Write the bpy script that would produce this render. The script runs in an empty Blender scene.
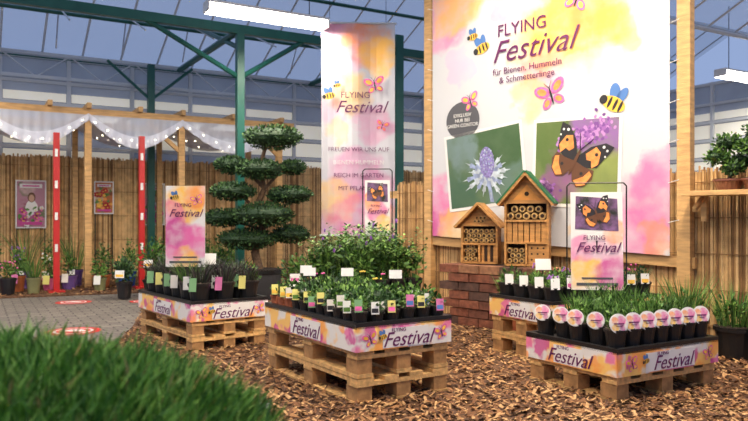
import bpy, math, random
from mathutils import Vector, Matrix
random.seed(7)
R=random.random
def U(a,b): return a+(b-a)*R()
sc=bpy.context.scene
# ---------------------------------------------------------------- materials
def mat(name,col,rough=.7,var=0.0,vscale=20,bump=0,bscale=60,metal=0,emit=None,estr=0,stretch=(1,1,1),col2=None,trans=0,alpha=1):
    m=bpy.data.materials.new(name); m.use_nodes=True
    nt=m.node_tree; b=nt.nodes['Principled BSDF']
    b.inputs['Base Color'].default_value=(*col,1); b.inputs['Roughness'].default_value=rough
    b.inputs['Metallic'].default_value=metal
    if emit: b.inputs['Emission Color'].default_value=(*emit,1); b.inputs['Emission Strength'].default_value=estr
    if var or bump or col2:
        tc=nt.nodes.new('ShaderNodeTexCoord'); mp=nt.nodes.new('ShaderNodeMapping'); mp.inputs['Scale'].default_value=stretch
        nt.links.new(tc.outputs['Object'],mp.inputs[0])
        n=nt.nodes.new('ShaderNodeTexNoise'); n.inputs['Scale'].default_value=vscale; n.inputs['Detail'].default_value=4
        nt.links.new(mp.outputs[0],n.inputs[0])
        r=nt.nodes.new('ShaderNodeValToRGB'); r.color_ramp.elements[0].position=.35; r.color_ramp.elements[1].position=.65
        c2=col2 if col2 else tuple(min(1,c*(1+var)) for c in col)
        r.color_ramp.elements[0].color=(*[c*(1-var) for c in col],1); r.color_ramp.elements[1].color=(*c2,1)
        nt.links.new(n.outputs['Fac'],r.inputs[0]); nt.links.new(r.outputs[0],b.inputs['Base Color'])
        if bump:
            n2=nt.nodes.new('ShaderNodeTexNoise'); n2.inputs['Scale'].default_value=bscale
            nt.links.new(mp.outputs[0],n2.inputs[0])
            bp=nt.nodes.new('ShaderNodeBump'); bp.inputs['Strength'].default_value=bump; bp.inputs['Distance'].default_value=.01
            nt.links.new(n2.outputs['Fac'],bp.inputs['Height']); nt.links.new(bp.outputs[0],b.inputs['Normal'])
    if trans:
        out=nt.nodes['Material Output']; t=nt.nodes.new('ShaderNodeBsdfTransparent'); mx=nt.nodes.new('ShaderNodeMixShader')
        mx.inputs[0].default_value=trans
        nt.links.new(b.outputs[0],mx.inputs[1]); nt.links.new(t.outputs[0],mx.inputs[2]); nt.links.new(mx.outputs[0],out.inputs[0])
    return m
def watercolor(name,blobs,base=(.82,.82,.80),dist=.22,nscale=3.0):
    """blobs: (x,z,r,(rgb),strength) in panel coordinates (x right, z up)."""
    m=bpy.data.materials.new(name); m.use_nodes=True; nt=m.node_tree; b=nt.nodes['Principled BSDF']
    b.inputs['Roughness'].default_value=.6
    L=nt.links.new; N=nt.nodes.new
    tc=N('ShaderNodeTexCoord'); n=N('ShaderNodeTexNoise'); n.inputs['Scale'].default_value=nscale; n.inputs['Detail'].default_value=6
    L(tc.outputs['Object'],n.inputs[0])
    s=N('ShaderNodeVectorMath'); s.operation='SUBTRACT'; L(n.outputs['Color'],s.inputs[0]); s.inputs[1].default_value=(.5,.5,.5)
    k=N('ShaderNodeVectorMath'); k.operation='MULTIPLY'; L(s.outputs[0],k.inputs[0]); k.inputs[1].default_value=(dist*3,0,dist*3)
    a=N('ShaderNodeVectorMath'); a.operation='ADD'; L(tc.outputs['Object'],a.inputs[0]); L(k.outputs[0],a.inputs[1])
    f=N('ShaderNodeVectorMath'); f.operation='MULTIPLY'; L(a.outputs[0],f.inputs[0]); f.inputs[1].default_value=(1,0,1)
    n2=N('ShaderNodeTexNoise'); n2.inputs['Scale'].default_value=nscale*1.7; n2.inputs['Detail'].default_value=5
    L(tc.outputs['Object'],n2.inputs[0])
    mr2=N('ShaderNodeMapRange'); mr2.inputs[1].default_value=.3; mr2.inputs[2].default_value=.6; mr2.inputs[3].default_value=.5; mr2.inputs[4].default_value=1
    L(n2.outputs['Fac'],mr2.inputs[0])
    prev=None
    for (x,z,r,c,st) in blobs:
        d=N('ShaderNodeVectorMath'); d.operation='DISTANCE'; L(f.outputs[0],d.inputs[0]); d.inputs[1].default_value=(x,0,z)
        mr=N('ShaderNodeMapRange'); L(d.outputs['Value'],mr.inputs[0]); mr.inputs[1].default_value=r*.82; mr.inputs[2].default_value=r*1.12
        mr.inputs[3].default_value=st; mr.inputs[4].default_value=0
        mu=N('ShaderNodeMath'); mu.operation='MULTIPLY'; L(mr.outputs[0],mu.inputs[0]); L(mr2.outputs[0],mu.inputs[1])
        mx=N('ShaderNodeMix'); mx.data_type='RGBA'; L(mu.outputs[0],mx.inputs[0])
        if prev: L(prev,mx.inputs[6])
        else: mx.inputs[6].default_value=(*base,1)
        mx.inputs[7].default_value=(*c,1); prev=mx.outputs[2]
    L(prev,b.inputs['Base Color'])
    return m
PINK=(.76,.13,.38); MAG=(.58,.05,.28); YEL=(.93,.52,.06); ORG=(.90,.30,.07); LIL=(.62,.36,.66)
# ---------------------------------------------------------------- mesh builder
class MB:
    def __init__(s): s.v=[];s.f=[];s.m=[];s.mats=[]
    def mi(s,m):
        if m not in s.mats: s.mats.append(m)
        return s.mats.index(m)
    def add(s,vs,fs,m,M=None):
        o=len(s.v); i=s.mi(m)
        for p in vs:
            s.v.append(tuple(M@Vector(p)) if M else tuple(p))
        for f in fs: s.f.append([o+a for a in f]); s.m.append(i)
    def box(s,c,d,m,M=None,rz=0,ry=0,rx=0):
        x,y,z=d[0]/2,d[1]/2,d[2]/2
        T=Matrix.Translation(c)@Matrix.Rotation(rz,4,'Z')@Matrix.Rotation(ry,4,'Y')@Matrix.Rotation(rx,4,'X')
        if M: T=M@T
        s.add([(-x,-y,-z),(x,-y,-z),(x,y,-z),(-x,y,-z),(-x,-y,z),(x,-y,z),(x,y,z),(-x,y,z)],
          [(0,3,2,1),(4,5,6,7),(0,1,5,4),(1,2,6,5),(2,3,7,6),(3,0,4,7)],m,T)
    def cyl(s,a,b,r0,r1,m,n=12,caps=True,M=None):
        a=Vector(a);b=Vector(b);d=(b-a).normalized()
        q=d.to_track_quat('Z','Y').to_matrix()
        vs=[];fs=[]
        for j,(p,r) in enumerate(((a,r0),(b,r1))):
            for i in range(n):
                t=2*math.pi*i/n; vs.append(p+q@Vector((r*math.cos(t),r*math.sin(t),0)))
        for i in range(n): fs.append((i,(i+1)%n,n+(i+1)%n,n+i))
        if caps: fs.append(tuple(range(n-1,-1,-1))); fs.append(tuple(range(n,2*n)))
        s.add(vs,fs,m,M)
    def tube(s,pts,rs,m,n=8,M=None):
        for i in range(len(pts)-1): s.cyl(pts[i],pts[i+1],rs[i],rs[i+1],m,n,True,M)
    def ell(s,c,r,m,nu=14,nv=8,M=None,jit=0):
        vs=[];fs=[]
        for j in range(nv+1):
            ph=math.pi*j/nv
            for i in range(nu):
                t=2*math.pi*i/nu; k=1+U(-jit,jit)
                vs.append((c[0]+r[0]*k*math.sin(ph)*math.cos(t),c[1]+r[1]*k*math.sin(ph)*math.sin(t),c[2]+r[2]*k*math.cos(ph)))
        for j in range(nv):
            for i in range(nu): fs.append((j*nu+i,(j+1)*nu+i,(j+1)*nu+(i+1)%nu,j*nu+(i+1)%nu))
        s.add(vs,fs,m,M)
    def disc(s,c,rx,rz,m,n=24,rot=0,y=None,M=None,th=.0):
        cx,cy,cz=c; vs=[]
        for i in range(n):
            t=2*math.pi*i/n; a=rx*math.cos(t); b=rz*math.sin(t)
            vs.append((cx+a*math.cos(rot)-b*math.sin(rot),cy,cz+a*math.sin(rot)+b*math.cos(rot)))
        s.add(vs,[tuple(range(n))],m,M)
    def leaves(s,c,rad,n,size,mats,shell=.5,hemi=False):
        for _ in range(n):
            d=Vector((random.gauss(0,1),random.gauss(0,1),random.gauss(0,1))).normalized()
            if hemi and d.z<-.2: d.z=-d.z
            k=U(shell,1)
            p=Vector((c[0]+d.x*rad[0]*k,c[1]+d.y*rad[1]*k,c[2]+d.z*rad[2]*k))
            a=(d+Vector((U(-.7,.7),U(-.7,.7),U(-.2,.8)))).normalized(); b=a.cross(Vector((U(-1,1),U(-1,1),U(-1,1)))).normalized()
            l=size*U(.7,1.3); w=l*.28
            s.add([p-a*l*.5,p+b*w,p+a*l*.5,p-b*w],[(0,1,2,3)],random.choice(mats))
    def blades(s,c,r,h,n,w,mats,spread=.5,droop=0):
        tips=[]
        for _ in range(n):
            t=U(0,2*math.pi); q=math.sqrt(R())
            bx,by=c[0]+math.cos(t)*r*q*.5,c[1]+math.sin(t)*r*q*.5
            hh=h*U(.6,1.1); ox,oy=math.cos(t)*spread*h*q+U(-.04,.04)*h,math.sin(t)*spread*h*q+U(-.04,.04)*h
            p0=Vector((bx,by,c[2])); p1=Vector((bx+ox*.4,by+oy*.4,c[2]+hh*.6)); p2=Vector((bx+ox,by+oy,c[2]+hh*(1-droop)))
            a=U(0,math.pi); sd=Vector((math.cos(a),math.sin(a),0))*w*.5
            s.add([p0-sd,p0+sd,p1+sd,p1-sd,p2],[(0,1,2,3),(3,2,4)],random.choice(mats)); tips.append(p2)
        return tips
    def pot(s,x,y,z,r,h,m,n=16):
        s.cyl((x,y,z),(x,y,z+h),r*.76,r,m,n); s.cyl((x,y,z+h*.86),(x,y,z+h),r*1.05,r*1.07,m,n)
        s.cyl((x,y,z+h),(x,y,z+h+.003),r*.95,r*.95,SOIL,n)
    def done(s,name,parent=None,loc=(0,0,0),rot=(0,0,0),smooth=False):
        me=bpy.data.meshes.new(name); me.from_pydata(s.v,[],s.f)
        for m in s.mats: me.materials.append(m)
        me.polygons.foreach_set('material_index',s.m)
        if smooth: me.polygons.foreach_set('use_smooth',[True]*len(s.f))
        me.update(); o=bpy.data.objects.new(name,me); sc.collection.objects.link(o)
        o.location=loc; o.rotation_euler=rot; o.parent=parent
        return o
def empty(name,loc=(0,0,0),rz=0):
    o=bpy.data.objects.new(name,None); o.location=loc; o.rotation_euler=(0,0,rz); o.empty_display_size=.1
    sc.collection.objects.link(o); return o
def text(body,size,m,parent,loc,rot=(math.pi/2,0,0),shear=0,align='CENTER',bold=0,name=None):
    c=bpy.data.curves.new(name or 'lettering','FONT'); c.body=body; c.size=size; c.shear=shear; c.align_x=align; c.align_y='CENTER'
    c.offset=bold; c.extrude=.0008; c.materials.append(m); c.resolution_u=3
    o=bpy.data.objects.new(name or 'lettering',c); o.location=loc; o.rotation_euler=rot; o.parent=parent
    sc.collection.objects.link(o); return o
# palette
SOIL=mat('soil',(.03,.018,.010),.95)
WOOD=mat('pine_timber',(.56,.33,.13),.65,.18,6,.3,30,stretch=(1,1,6))
PAL=mat('pallet_timber',(.62,.37,.14),.7,.25,9,.4,40,stretch=(3,3,3))
PAL2=mat('pallet_block_timber',(.38,.20,.075),.8,.25,18,.3,60)
TEAL=mat('green_painted_steel',(.008,.10,.075),.4,.1,5)
WHITEM=mat('white_painted_steel',(.60,.62,.63),.5)
BLACK=mat('black_plastic',(.012,.012,.013),.35)
WHITE=mat('white_card',(.78,.77,.74),.5)
RED=mat('red_paint',(.50,.012,.012),.45)
INK=mat('plum_ink',(.12,.008,.09),.5)
INKG=mat('grey_ink',(.08,.08,.09),.5)
GR=[mat('leaf_green_dark',(.02,.065,.010),.6),mat('leaf_green',(.055,.14,.02),.6),mat('leaf_green_light',(.12,.24,.035),.6)]
GL=[mat('leaf_fresh_dark',(.035,.10,.015),.6),mat('leaf_fresh',(.09,.21,.03),.6),mat('leaf_fresh_light',(.18,.33,.06),.6)]
GD=[mat('needle_dark',(.012,.04,.012),.7),mat('needle_mid',(.03,.085,.02),.7),mat('needle_light',(.07,.15,.04),.7)]
GG=[mat('grass_dark',(.035,.12,.015),.6),mat('grass_mid',(.10,.25,.03),.6),mat('grass_light',(.22,.40,.08),.55),mat('grass_tan',(.32,.22,.08),.6)]
PUR=mat('purple_blossom',(.28,.10,.42),.6); PKF=mat('pink_blossom',(.75,.12,.35),.6); YLF=mat('yellow_blossom',(.85,.6,.08),.6)
MPINK=mat('print_pink',PINK,.5,.3,25); MYEL=mat('print_yellow',YEL,.5,.15,20); MORG=mat('print_orange',ORG,.5,.2,30); MBLU=mat('print_blue',(.08,.2,.5),.5)
MDK=mat('print_dark',(.02,.018,.02),.5); MMAG=mat('print_magenta',MAG,.5)
STEEL=mat('black_wire',(.02,.02,.02),.4,metal=.6)
BARK=mat('bark',(.13,.075,.04),.9,.3,30,.6,60)
# ---------------------------------------------------------------- reference frame of the greenhouse (30 deg bays)
A30=math.radians(29.8); DX,DY=math.cos(A30),math.sin(A30)
WP=Vector((-5.88,11.0,0)); WD=Vector((DX,DY,0)); WN=Vector((DY,-DX,0))     # back wall start, direction, inward normal
# ---------------------------------------------------------------- floor
def floor_mat():
    m=bpy.data.materials.new('grey_pavers'); m.use_nodes=True; nt=m.node_tree; b=nt.nodes['Principled BSDF']; L=nt.links.new
    tc=nt.nodes.new('ShaderNodeTexCoord'); mp=nt.nodes.new('ShaderNodeMapping'); mp.inputs['Rotation'].default_value=(0,0,-A30)
    L(tc.outputs['Object'],mp.inputs[0])
    br=nt.nodes.new('ShaderNodeTexBrick'); L(mp.outputs[0],br.inputs[0])
    br.inputs['Color1'].default_value=(.27,.24,.20,1); br.inputs['Color2'].default_value=(.18,.16,.14,1); br.inputs['Mortar'].default_value=(.04,.035,.03,1)
    br.inputs['Scale'].default_value=1; br.inputs['Brick Width'].default_value=.2; br.inputs['Row Height'].default_value=.1; br.inputs['Mortar Size'].default_value=.008
    n=nt.nodes.new('ShaderNodeTexNoise'); n.inputs['Scale'].default_value=30; L(tc.outputs['Object'],n.inputs[0])
    mx=nt.nodes.new('ShaderNodeMix'); mx.data_type='RGBA'; mx.blend_type='MULTIPLY'; mx.inputs[0].default_value=.5
    L(br.outputs[0],mx.inputs[6]); L(n.outputs['Fac'],mx.inputs[7]); L(mx.outputs[2],b.inputs['Base Color'])
    bp=nt.nodes.new('ShaderNodeBump'); bp.inputs['Strength'].default_value=.5; bp.inputs['Distance'].default_value=.01; bp.invert=True
    L(br.outputs['Fac'],bp.inputs['Height']); L(bp.outputs[0],b.inputs['Normal']); b.inputs['Roughness'].default_value=.6
    return m
mb=MB(); mb.add([(-16,-6,0),(14,-6,0),(14,26,0),(-16,26,0)],[(0,1,2,3)],floor_mat()); mb.done('floor')
CH=[mat('bark_chip_a',(.26,.12,.042),.85),mat('bark_chip_b',(.16,.068,.026),.9),mat('bark_chip_c',(.42,.24,.10),.8),mat('bark_chip_d',(.08,.035,.016),.9)]
MG=mat('mulch_bed',(.11,.05,.02),.95,.6,45,.9,50)
poly=[(-1.3,0.2),(-1.75,3.5),(-1.9,4.9),(-2.15,6.2),(-2.55,7.8),(-3.1,9.3),(-4.7,8.6),(-7.5,7.2),(-8.5,9.4),(2.6,15.6),(7,10),(7,.2)]
mb=MB(); n=len(poly)
mb.add([(x,y,.012) for x,y in poly]+[(x,y,0.0) for x,y in poly],[tuple(range(n))]+[(i,i+n,(i+1)%n+n,(i+1)%n) for i in range(n)],MG)
def inside(x,y):
    c=False; j=n-1
    for i in range(n):
        xi,yi=poly[i]; xj,yj=poly[j]
        if (yi>y)!=(yj>y) and x<(xj-xi)*(y-yi)/(yj-yi)+xi: c=not c
        j=i
    return c
cnt=0
while cnt<52000:
    y=2.6+9.5*R()**1.7; x=U(-.62,.62)*y
    if not inside(x,y): continue
    cnt+=1
    l=U(.006,.021)*(1+.05*y); w=U(.004,.009)*(1+.05*y); a=U(0,6.28); ti=U(-.45,.45)
    d=Vector((math.cos(a)*math.cos(ti),math.sin(a)*math.cos(ti),math.sin(ti))); s2=Vector((-math.sin(a),math.cos(a),U(-.5,.5)))
    p=Vector((x,y,.016+abs(math.sin(ti))*l+R()*.008))
    mb.add([p-d*l-s2*w,p+d*l-s2*w*.7,p+d*l*1.1+s2*w*.6,p-d*l+s2*w],[(0,1,2,3)],random.choice(CH))
mb.done('wood_chip_mulch')
# floor stickers
for i,(x,y,r) in enumerate([(-2.62,6.1,.23),(-3.54,8.25,.2),(-2.75,8.35,.16)]):
    mb=MB()
    for k,(rr,m,z) in enumerate([(r,RED,.002),(r*.72,WHITE,.003),(r*.62,RED,.004)]):
        mb.add([(rr*math.cos(t*math.pi/16),rr*math.sin(t*math.pi/16),z) for t in range(32)],[tuple(range(32))],m)
    mb.box((0,0,.005),(r*.9,r*.3,.001),WHITE); mb.box((0,r*.3,.005),(r*.5,r*.12,.001),WHITE)
    mb.done('floor_sticker',loc=(x,y,0))
# ---------------------------------------------------------------- greenhouse shell
PANE=mat('frosted_glazing',(.40,.42,.45),.35,.15,1.2,trans=.35)
PANEL_GLOW=mat('cream_polycarbonate_glow',(.85,.82,.70),.4,.10,1.5,emit=(1,.93,.76),estr=.22)  # emission put into the panels, standing in for light from the hall behind
ROOFG=mat('roof_glazing',(.28,.32,.44),.3,.2,.8,trans=.7)
EAVE=3.63
def glazing_wall(name,P,D,length,z0=0,z1=EAVE,pane=PANE):
    mb=MB(); ang=math.atan2(D.y,D.x)
    M=Matrix.Translation(P)@Matrix.Rotation(ang,4,'Z')
    mb.box((length/2,.03,(z0+z1)/2),(length,.01,z1-z0),pane,M)
    nb=int(length/1.0)
    for i in range(nb+1): mb.box((i*length/nb,0,(z0+z1)/2),(.06,.05,z1-z0),WHITEM,M)
    for z in (z0+.03,1.0,1.9,2.15,2.5,2.85,3.2,z1-.04): mb.box((length/2,-.005,z),(length,.035,.05),WHITEM,M)
    for i in range(nb):
        for (a,b) in ((1.93,2.12),(2.18,2.47),(2.53,2.82),(2.88,3.05)):
            if R()<.82: mb.box(((i+.5)*length/nb,.012,(a+b)/2),(length/nb-.08,.01,b-a-.03),PANEL_GLOW,M)
    return mb.done(name)
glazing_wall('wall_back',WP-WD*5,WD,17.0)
RC=WP+WD*12.0
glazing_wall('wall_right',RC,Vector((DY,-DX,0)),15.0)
mb=MB(); M=Matrix.Translation(WP-WD*5+WN*.15)@Matrix.Rotation(A30,4,'Z')
for z in (3.62,3.25): mb.box((8.3,0,z),(16.5,.05,.05),WHITEM,M)
for i in range(33):
    a=(i*.5,0,3.25 if i%2 else 3.62); b=((i+1)*.5,0,3.62 if i%2 else 3.25); mb.cyl(a,b,.012,.012,WHITEM,6,False,M)
mb.done('gutter_truss')
# roof bays
mb=MB(); M=Matrix.Translation(WP-WD*6)@Matrix.Rotation(A30,4,'Z')
for k in range(4):
    s0,s1=k*3.2,(k+1)*3.2
    z0=EAVE+(0 if k%2==0 else .45*3.2); z1=EAVE+(.45*3.2 if k%2==0 else 0)
    mb.add([(0,-s0,z0),(20,-s0,z0),(20,-s1,z1),(0,-s1,z1)],[(0,1,2,3)],ROOFG,M)
    for i in range(34):
        mb.cyl((i*.6,-s0,z0),(i*.6,-s1,z1),.018,.018,WHITEM,4,False,M)
    for q in (.0,.33,.66):
        mb.cyl((0,-(s0+(s1-s0)*q),z0+(z1-z0)*q-.04),(20,-(s0+(s1-s0)*q),z0+(z1-z0)*q-.04),.03,.03,WHITEM if k else TEAL,6,False,M)
mb.done('ceiling')
# frame: interior gutter, posts and diagonal braces
mb=MB(); P2=Vector((-1.82,9.5,0)); P3=P2+WD*2.52
mb.box((P2.x,P2.y,1.76),(.10,.10,3.52),TEAL,rz=A30); mb.box((P3.x,P3.y,1.9),(.13,.13,3.8),TEAL,rz=A30)
Pw=WP+WD*2.25+WN*.3; mb.box((Pw.x,Pw.y,1.8),(.11,.11,3.6),TEAL,rz=A30)
a,b=P2-WD*5,P2+WD*7; c=(a+b)/2; mb.box((c.x,c.y,3.55),((b-a).length,.09,.12),TEAL,rz=A30)
def rod(a,b,r=.035,m=TEAL): mb.cyl(a,b,r,r,m,8)
Z=Vector((0,0,1))
rod(P2+Z*2.9,P2-WD*1.3+Z*3.55); rod(P2+Z*2.9,P2+WD*1.0+Z*3.55); rod(P2+Z*3.3,P2-WN*2.4+Z*4.2)
rod(P3+Z*2.8,P3-WD*1.0+Z*3.55); rod(Pw+Z*3.0,Pw+WD*.7+Z*3.6,.025); rod(Pw+Z*3.0,Pw-WD*.7+Z*3.6,.025)
rod(P2+Z*3.55,P2-WN*3.2+Z*3.6,.05); rod(P3+Z*3.6,P3-WN*3.2+Z*3.6,.05); rod(P2-WD*3+Z*3.6,P2-WD*3-WN*3.2+Z*3.6,.05)
for k in range(-4,8):
    a=P2+WD*k; rod(a-WN*1.2+Z*3.7,a-WN*2.6+Z*4.25,.012,WHITEM); rod(a-WN*2.6+Z*4.25,a-WN*3.0+Z*3.7,.012,WHITEM)
mb.done('steel_frame')
# ---------------------------------------------------------------- ceiling lamps, some in view, the others added out of view for light
TUBE=mat('lamp_tube',(1,1,1),.3,emit=(1,.93,.80),estr=24)
DIFF=mat('lamp_diffuser',(1,1,1),.3,emit=(1,.94,.82),estr=9)
HOUS=mat('lamp_housing',(.75,.74,.70),.4)
def lamp(c,ang,length,power,col=(1,.86,.68),size=.25):
    root=empty('ceiling_lamp_seen_or_added',c,ang); mb=MB()
    mb.box((0,0,.095),(length,.20,.03),HOUS)
    for sx in (-1,1): mb.box((sx*(length/2-.01),0,.04),(.02,.20,.09),HOUS)
    for sx in (-.35,.35): mb.cyl((sx*length,0,.11),(sx*length,0,.11+(1.0 if c[2]<3.4 else .5)),.006,.006,STEEL,6)
    mb.done('housing',root)
    mb=MB()
    for sy in (-.045,.045): mb.cyl((-length/2+.02,sy,.015),(length/2-.02,sy,.015),.018,.018,TUBE,12)
    for sy in (-1,1): mb.box((0,sy*.096,.035),(length-.04,.004,.09),DIFF)
    mb.done('tubes',root)
    l=bpy.data.lights.new('lamp_light','AREA'); l.shape='RECTANGLE'; l.size=length; l.size_y=size; l.energy=power; l.color=col
    o=bpy.data.objects.new('lamp_light',l); o.location=(0,0,-.03); o.parent=root; sc.collection.objects.link(o)
lamp((-1.24,8.23,3.32),A30,1.5,90)
lamp((-.9,2.9,3.35),A30,1.5,66,col=(1,.82,.60))  # added unseen lamps, this one and those following, lighting the displays
lamp((1.7,3.6,3.35),A30,1.5,125,col=(1,.83,.62))
lamp((-2.9,5.4,3.35),A30,1.5,60)
lamp((-5.9,7.2,3.35),A30,1.5,110)  # added, kept out of view, lights the left background
lamp((.6,5.4,3.7),A30,1.5,75,col=(1,.84,.64))  # added, unseen, more light over the displays
lamp((4.3,7.3,3.5),A30,1.5,80,col=(1,.9,.8))  # added, kept out of view, lights the right side
lamp((6.0,11.2,3.2),A30,1.5,110,col=(1,.93,.85))
lamp((-.8,.9,3.35),A30,1.5,42)  # added unseen lamp for light from the camera side
# ---------------------------------------------------------------- reed fences
REED=[mat('reed_a',(.56,.34,.14),.8,.25,8),mat('reed_b',(.43,.245,.09),.8,.25,8),mat('reed_c',(.68,.45,.21),.8,.2,8),mat('reed_d',(.25,.13,.05),.85,.2,8)]
def reed(name,P,D,length,top,step=.02):
    mb=MB(); x=0; nrm=Vector((D.y,-D.x,0))
    while x<length:
        r=step*U(.5,.62); p=P+D*x+nrm*U(-.004,.004); t=top+U(-.03,.02); tl=U(-.01,.01)
        a=p-D*r; b=p+nrm*r*.6; c=p+D*r; o=D*tl
        mb.add([a,b,c,a+o+Z*t,b+o+Z*t,c+o+Z*t],[(0,1,4,3),(1,2,5,4),(3,4,5)],random.choice((REED[0],REED[1],REED[2],REED[0],REED[2],REED[3]))); x+=step*.85
    for z in [top*q for q in (.12,.32,.52,.72,.92)]:
        mb.box(tuple(P+D*length/2+nrm*.016+Z*z),(length,.004,.006),REED[3],rz=math.atan2(D.y,D.x))
    mb.box(tuple(P+D*length/2-nrm*.02+Z*top/2),(length,.012,top-.06),REED[1],rz=math.atan2(D.y,D.x))
    return mb.done(name)
reed('reed_fence',WP-WD*3+WN*.12,WD,13,2.0,.022)
BP=Vector((.58,7.2,0)); BA=math.atan2(-.709,.705); BD=Vector((math.cos(BA),math.sin(BA),0)); BN=Vector((BD.y,-BD.x,0))
reed('reed_fence',BP-BD*.55-BN*.10,BD,6.5,1.37,.014)
mb=MB() 
for t in (-.5,3.4,5.0): q=BP+BD*t-BN*.17; mb.box((q.x,q.y,.68),(.06,.06,1.36),WOOD,rz=BA)
q=BP+BD*2.2-BN*.15; mb.box((q.x,q.y,1.25),(6.2,.03,.08),WOOD,rz=BA)
mb.done('fence_frame')
# ---------------------------------------------------------------- printed motifs
def butterfly(mb,x,z,s,rot,c1,c2,y=-.006):
    def P(a,b): 
        return (x+(a*math.cos(rot)-b*math.sin(rot))*s,y,z+(a*math.sin(rot)+b*math.cos(rot))*s)
    for sg in (-1,1):
        for (a,b,ra,rb,ro) in ((.27,.22,.27,.17,.6),(.2,-.17,.19,.13,-.7)):
            cx,_,cz=P(sg*a,b); mb.disc((cx,y,cz),ra*s,rb*s,c1,18,rot+sg*ro)
            mb.disc((cx,y-.001,cz),ra*s*.62,rb*s*.6,c2,14,rot+sg*ro)
    mb.disc((x,y-.002,z),.035*s,.28*s,MDK,12,rot)
    for sg in (-1,1):
        a=P(0,.25); b=P(sg*.13,.45); mb.cyl((a[0],y-.002,a[2]),(b[0],y-.002,b[2]),.012*s,.006*s,MDK,4)
BRN=mat('print_brown',(.13,.05,.02),.5)
def real_butterfly(mb,x,z,s,rot,y):
    """red admiral style: dark wings with orange bands and white spots"""
    c,n=math.cos(rot),math.sin(rot)
    def pl(pts,m,dy):
        for sg in (-1,1):
            mb.add([(x+(sg*a*c-b*n)*s,y-dy,z+(sg*a*n+b*c)*s) for a,b in pts],[tuple(range(len(pts)))],m)
    pl([(0,.10),(.15,.34),(.36,.50),(.52,.50),(.50,.38),(.44,.22),(.40,.08),(.20,-.02),(0,-.02)],MDK,0)
    pl([(0,.02),(.20,.0),(.38,.02),(.42,-.12),(.34,-.28),(.22,-.36),(.10,-.30),(.02,-.16)],BRN,0.0005)
    pl([(.12,.20),(.24,.38),(.35,.33),(.40,.14),(.32,.03),(.26,.14),(.18,.12)],MORG,.001)
    pl([(.38,-.06),(.34,-.26),(.22,-.34),(.12,-.28),(.18,-.22),(.26,-.14),(.31,-.02)],MORG,.0015)
    for sg in (-1,1):
        for a,b,r in ((.36,.43,.026),(.44,.40,.022),(.45,.30,.018),(.30,.27,.03),(.20,-.12,.03)):
            mb.disc((x+(sg*a*c-b*n)*s,y-.002,z+(sg*a*n+b*c)*s),r*s,r*s,MDK if r==.03 else WHITE,8)
    mb.disc((x,y-.003,z),.03*s,.24*s,BRN,12,rot)
    for sg in (-1,1):
        a=(x-.22*n*s,z+.22*c*s); b=(x+(sg*.13*c-.46*n)*s,z+(sg*.13*n+.46*c)*s); mb.cyl((a[0],y-.002,a[1]),(b[0],y-.002,b[1]),.008*s,.006*s,MDK,4)
def bee(mb,x,z,s,rot,y=-.006):
    c,n=math.cos(rot),math.sin(rot)
    for (a,b,ra,rb,ro) in ((-.1,.28,.16,.28,.5),(.12,.28,.13,.26,-.2)):
        mb.disc((x+(a*c-b*n)*s,y,z+(a*n+b*c)*s),ra*s,rb*s,MBLU,16,rot+ro)
    mb.disc((x,y-.001,z),.36*s,.2*s,MYEL,20,rot)
    for a in (-.12,.06,.22): mb.disc((x+a*c*s,y-.002,z+a*n*s),.045*s,.17*s,MDK,12,rot)
    mb.disc((x-.33*c*s,y-.002,z-.33*n*s),.12*s,.13*s,MDK,14,rot)
# ---------------------------------------------------------------- big banner on timber frame
root=empty('event_banner_on_timber_frame',(BP.x,BP.y,0),BA)
wc=watercolor('banner_print',[(1.50,2.98,.30,PINK,.45),(1.62,2.72,.48,YEL,.85),(1.88,2.85,.32,ORG,.7),(1.50,2.85,.24,ORG,.6),(1.25,2.55,.26,YEL,.65),(1.30,2.28,.22,PINK,.4),(1.15,2.12,.18,YEL,.55),(1.7,2.2,.20,LIL,.35),(1.0,2.95,.20,PINK,.4),(2.0,2.55,.2,YEL,.6),
  (.10,2.98,.36,PINK,.7),(.35,3.15,.3,YEL,.7),(.05,1.05,.34,PINK,.8),(.02,.9,.2,MAG,.8),(.35,.88,.24,YEL,.7),(2.42,1.10,.36,MAG,.6),(2.34,1.35,.2,PINK,.5),(2.15,.85,.24,PINK,.65),(1.85,.85,.2,YEL,.6),(2.35,.75,.15,ORG,.6),(.35,2.45,.18,LIL,.35),(1.15,1.0,.25,YEL,.4)],base=(.60,.61,.63))
mb=MB(); nx=24; vs=[];fs=[]
for i in range(nx+1):
    t=.03+2.42*i/nx
    for j in range(11):
        zb=.81-.12*t/2.45; z=zb+(3.32-zb)*j/10; vs.append((t,0,z))
for i in range(nx):
    for j in range(10): fs.append((i*11+j,(i+1)*11+j,(i+1)*11+j+1,i*11+j+1))
mb.add(vs,fs,wc); mb.done('banner_cloth',root)
mb=MB(); mb.box((-.045,.04,1.7),(.09,.07,3.4),WOOD); mb.box((2.56,.03,1.7),(.10,.09,3.4),WOOD)
mb.box((1.26,.055,.70),(2.74,.05,.085),WOOD,ry=.045); mb.box((1.26,.055,3.36),(2.7,.05,.08),WOOD)
for x in (-.045,2.56): mb.box((x,.06,.03),(.09,.10,.06),WOOD)
mb.done('timber_frame',root)
mb=MB()
for i in range(8):
    z=.95+i*.31; mb.cyl((2.44,-.004,z),(2.53,-.02,z+.02),.003,.003,WHITE,4); mb.cyl((.04,-.004,z),(-.02,-.02,z+.02),.003,.003,WHITE,4)
mb.done('lashing_cords',root)
mb=MB()
mb.disc((.42,-.005,1.95),.205,.185,INKG,32)
MTH=watercolor('thistle_photo',[(.3,1.2,.3,(.05,.12,.07),.9),(.9,1.7,.35,(.04,.10,.03),.9),(1.0,1.2,.3,(.13,.21,.18),.8),(.35,1.7,.25,(.17,.25,.26),.8)],base=(.09,.15,.07))
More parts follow.
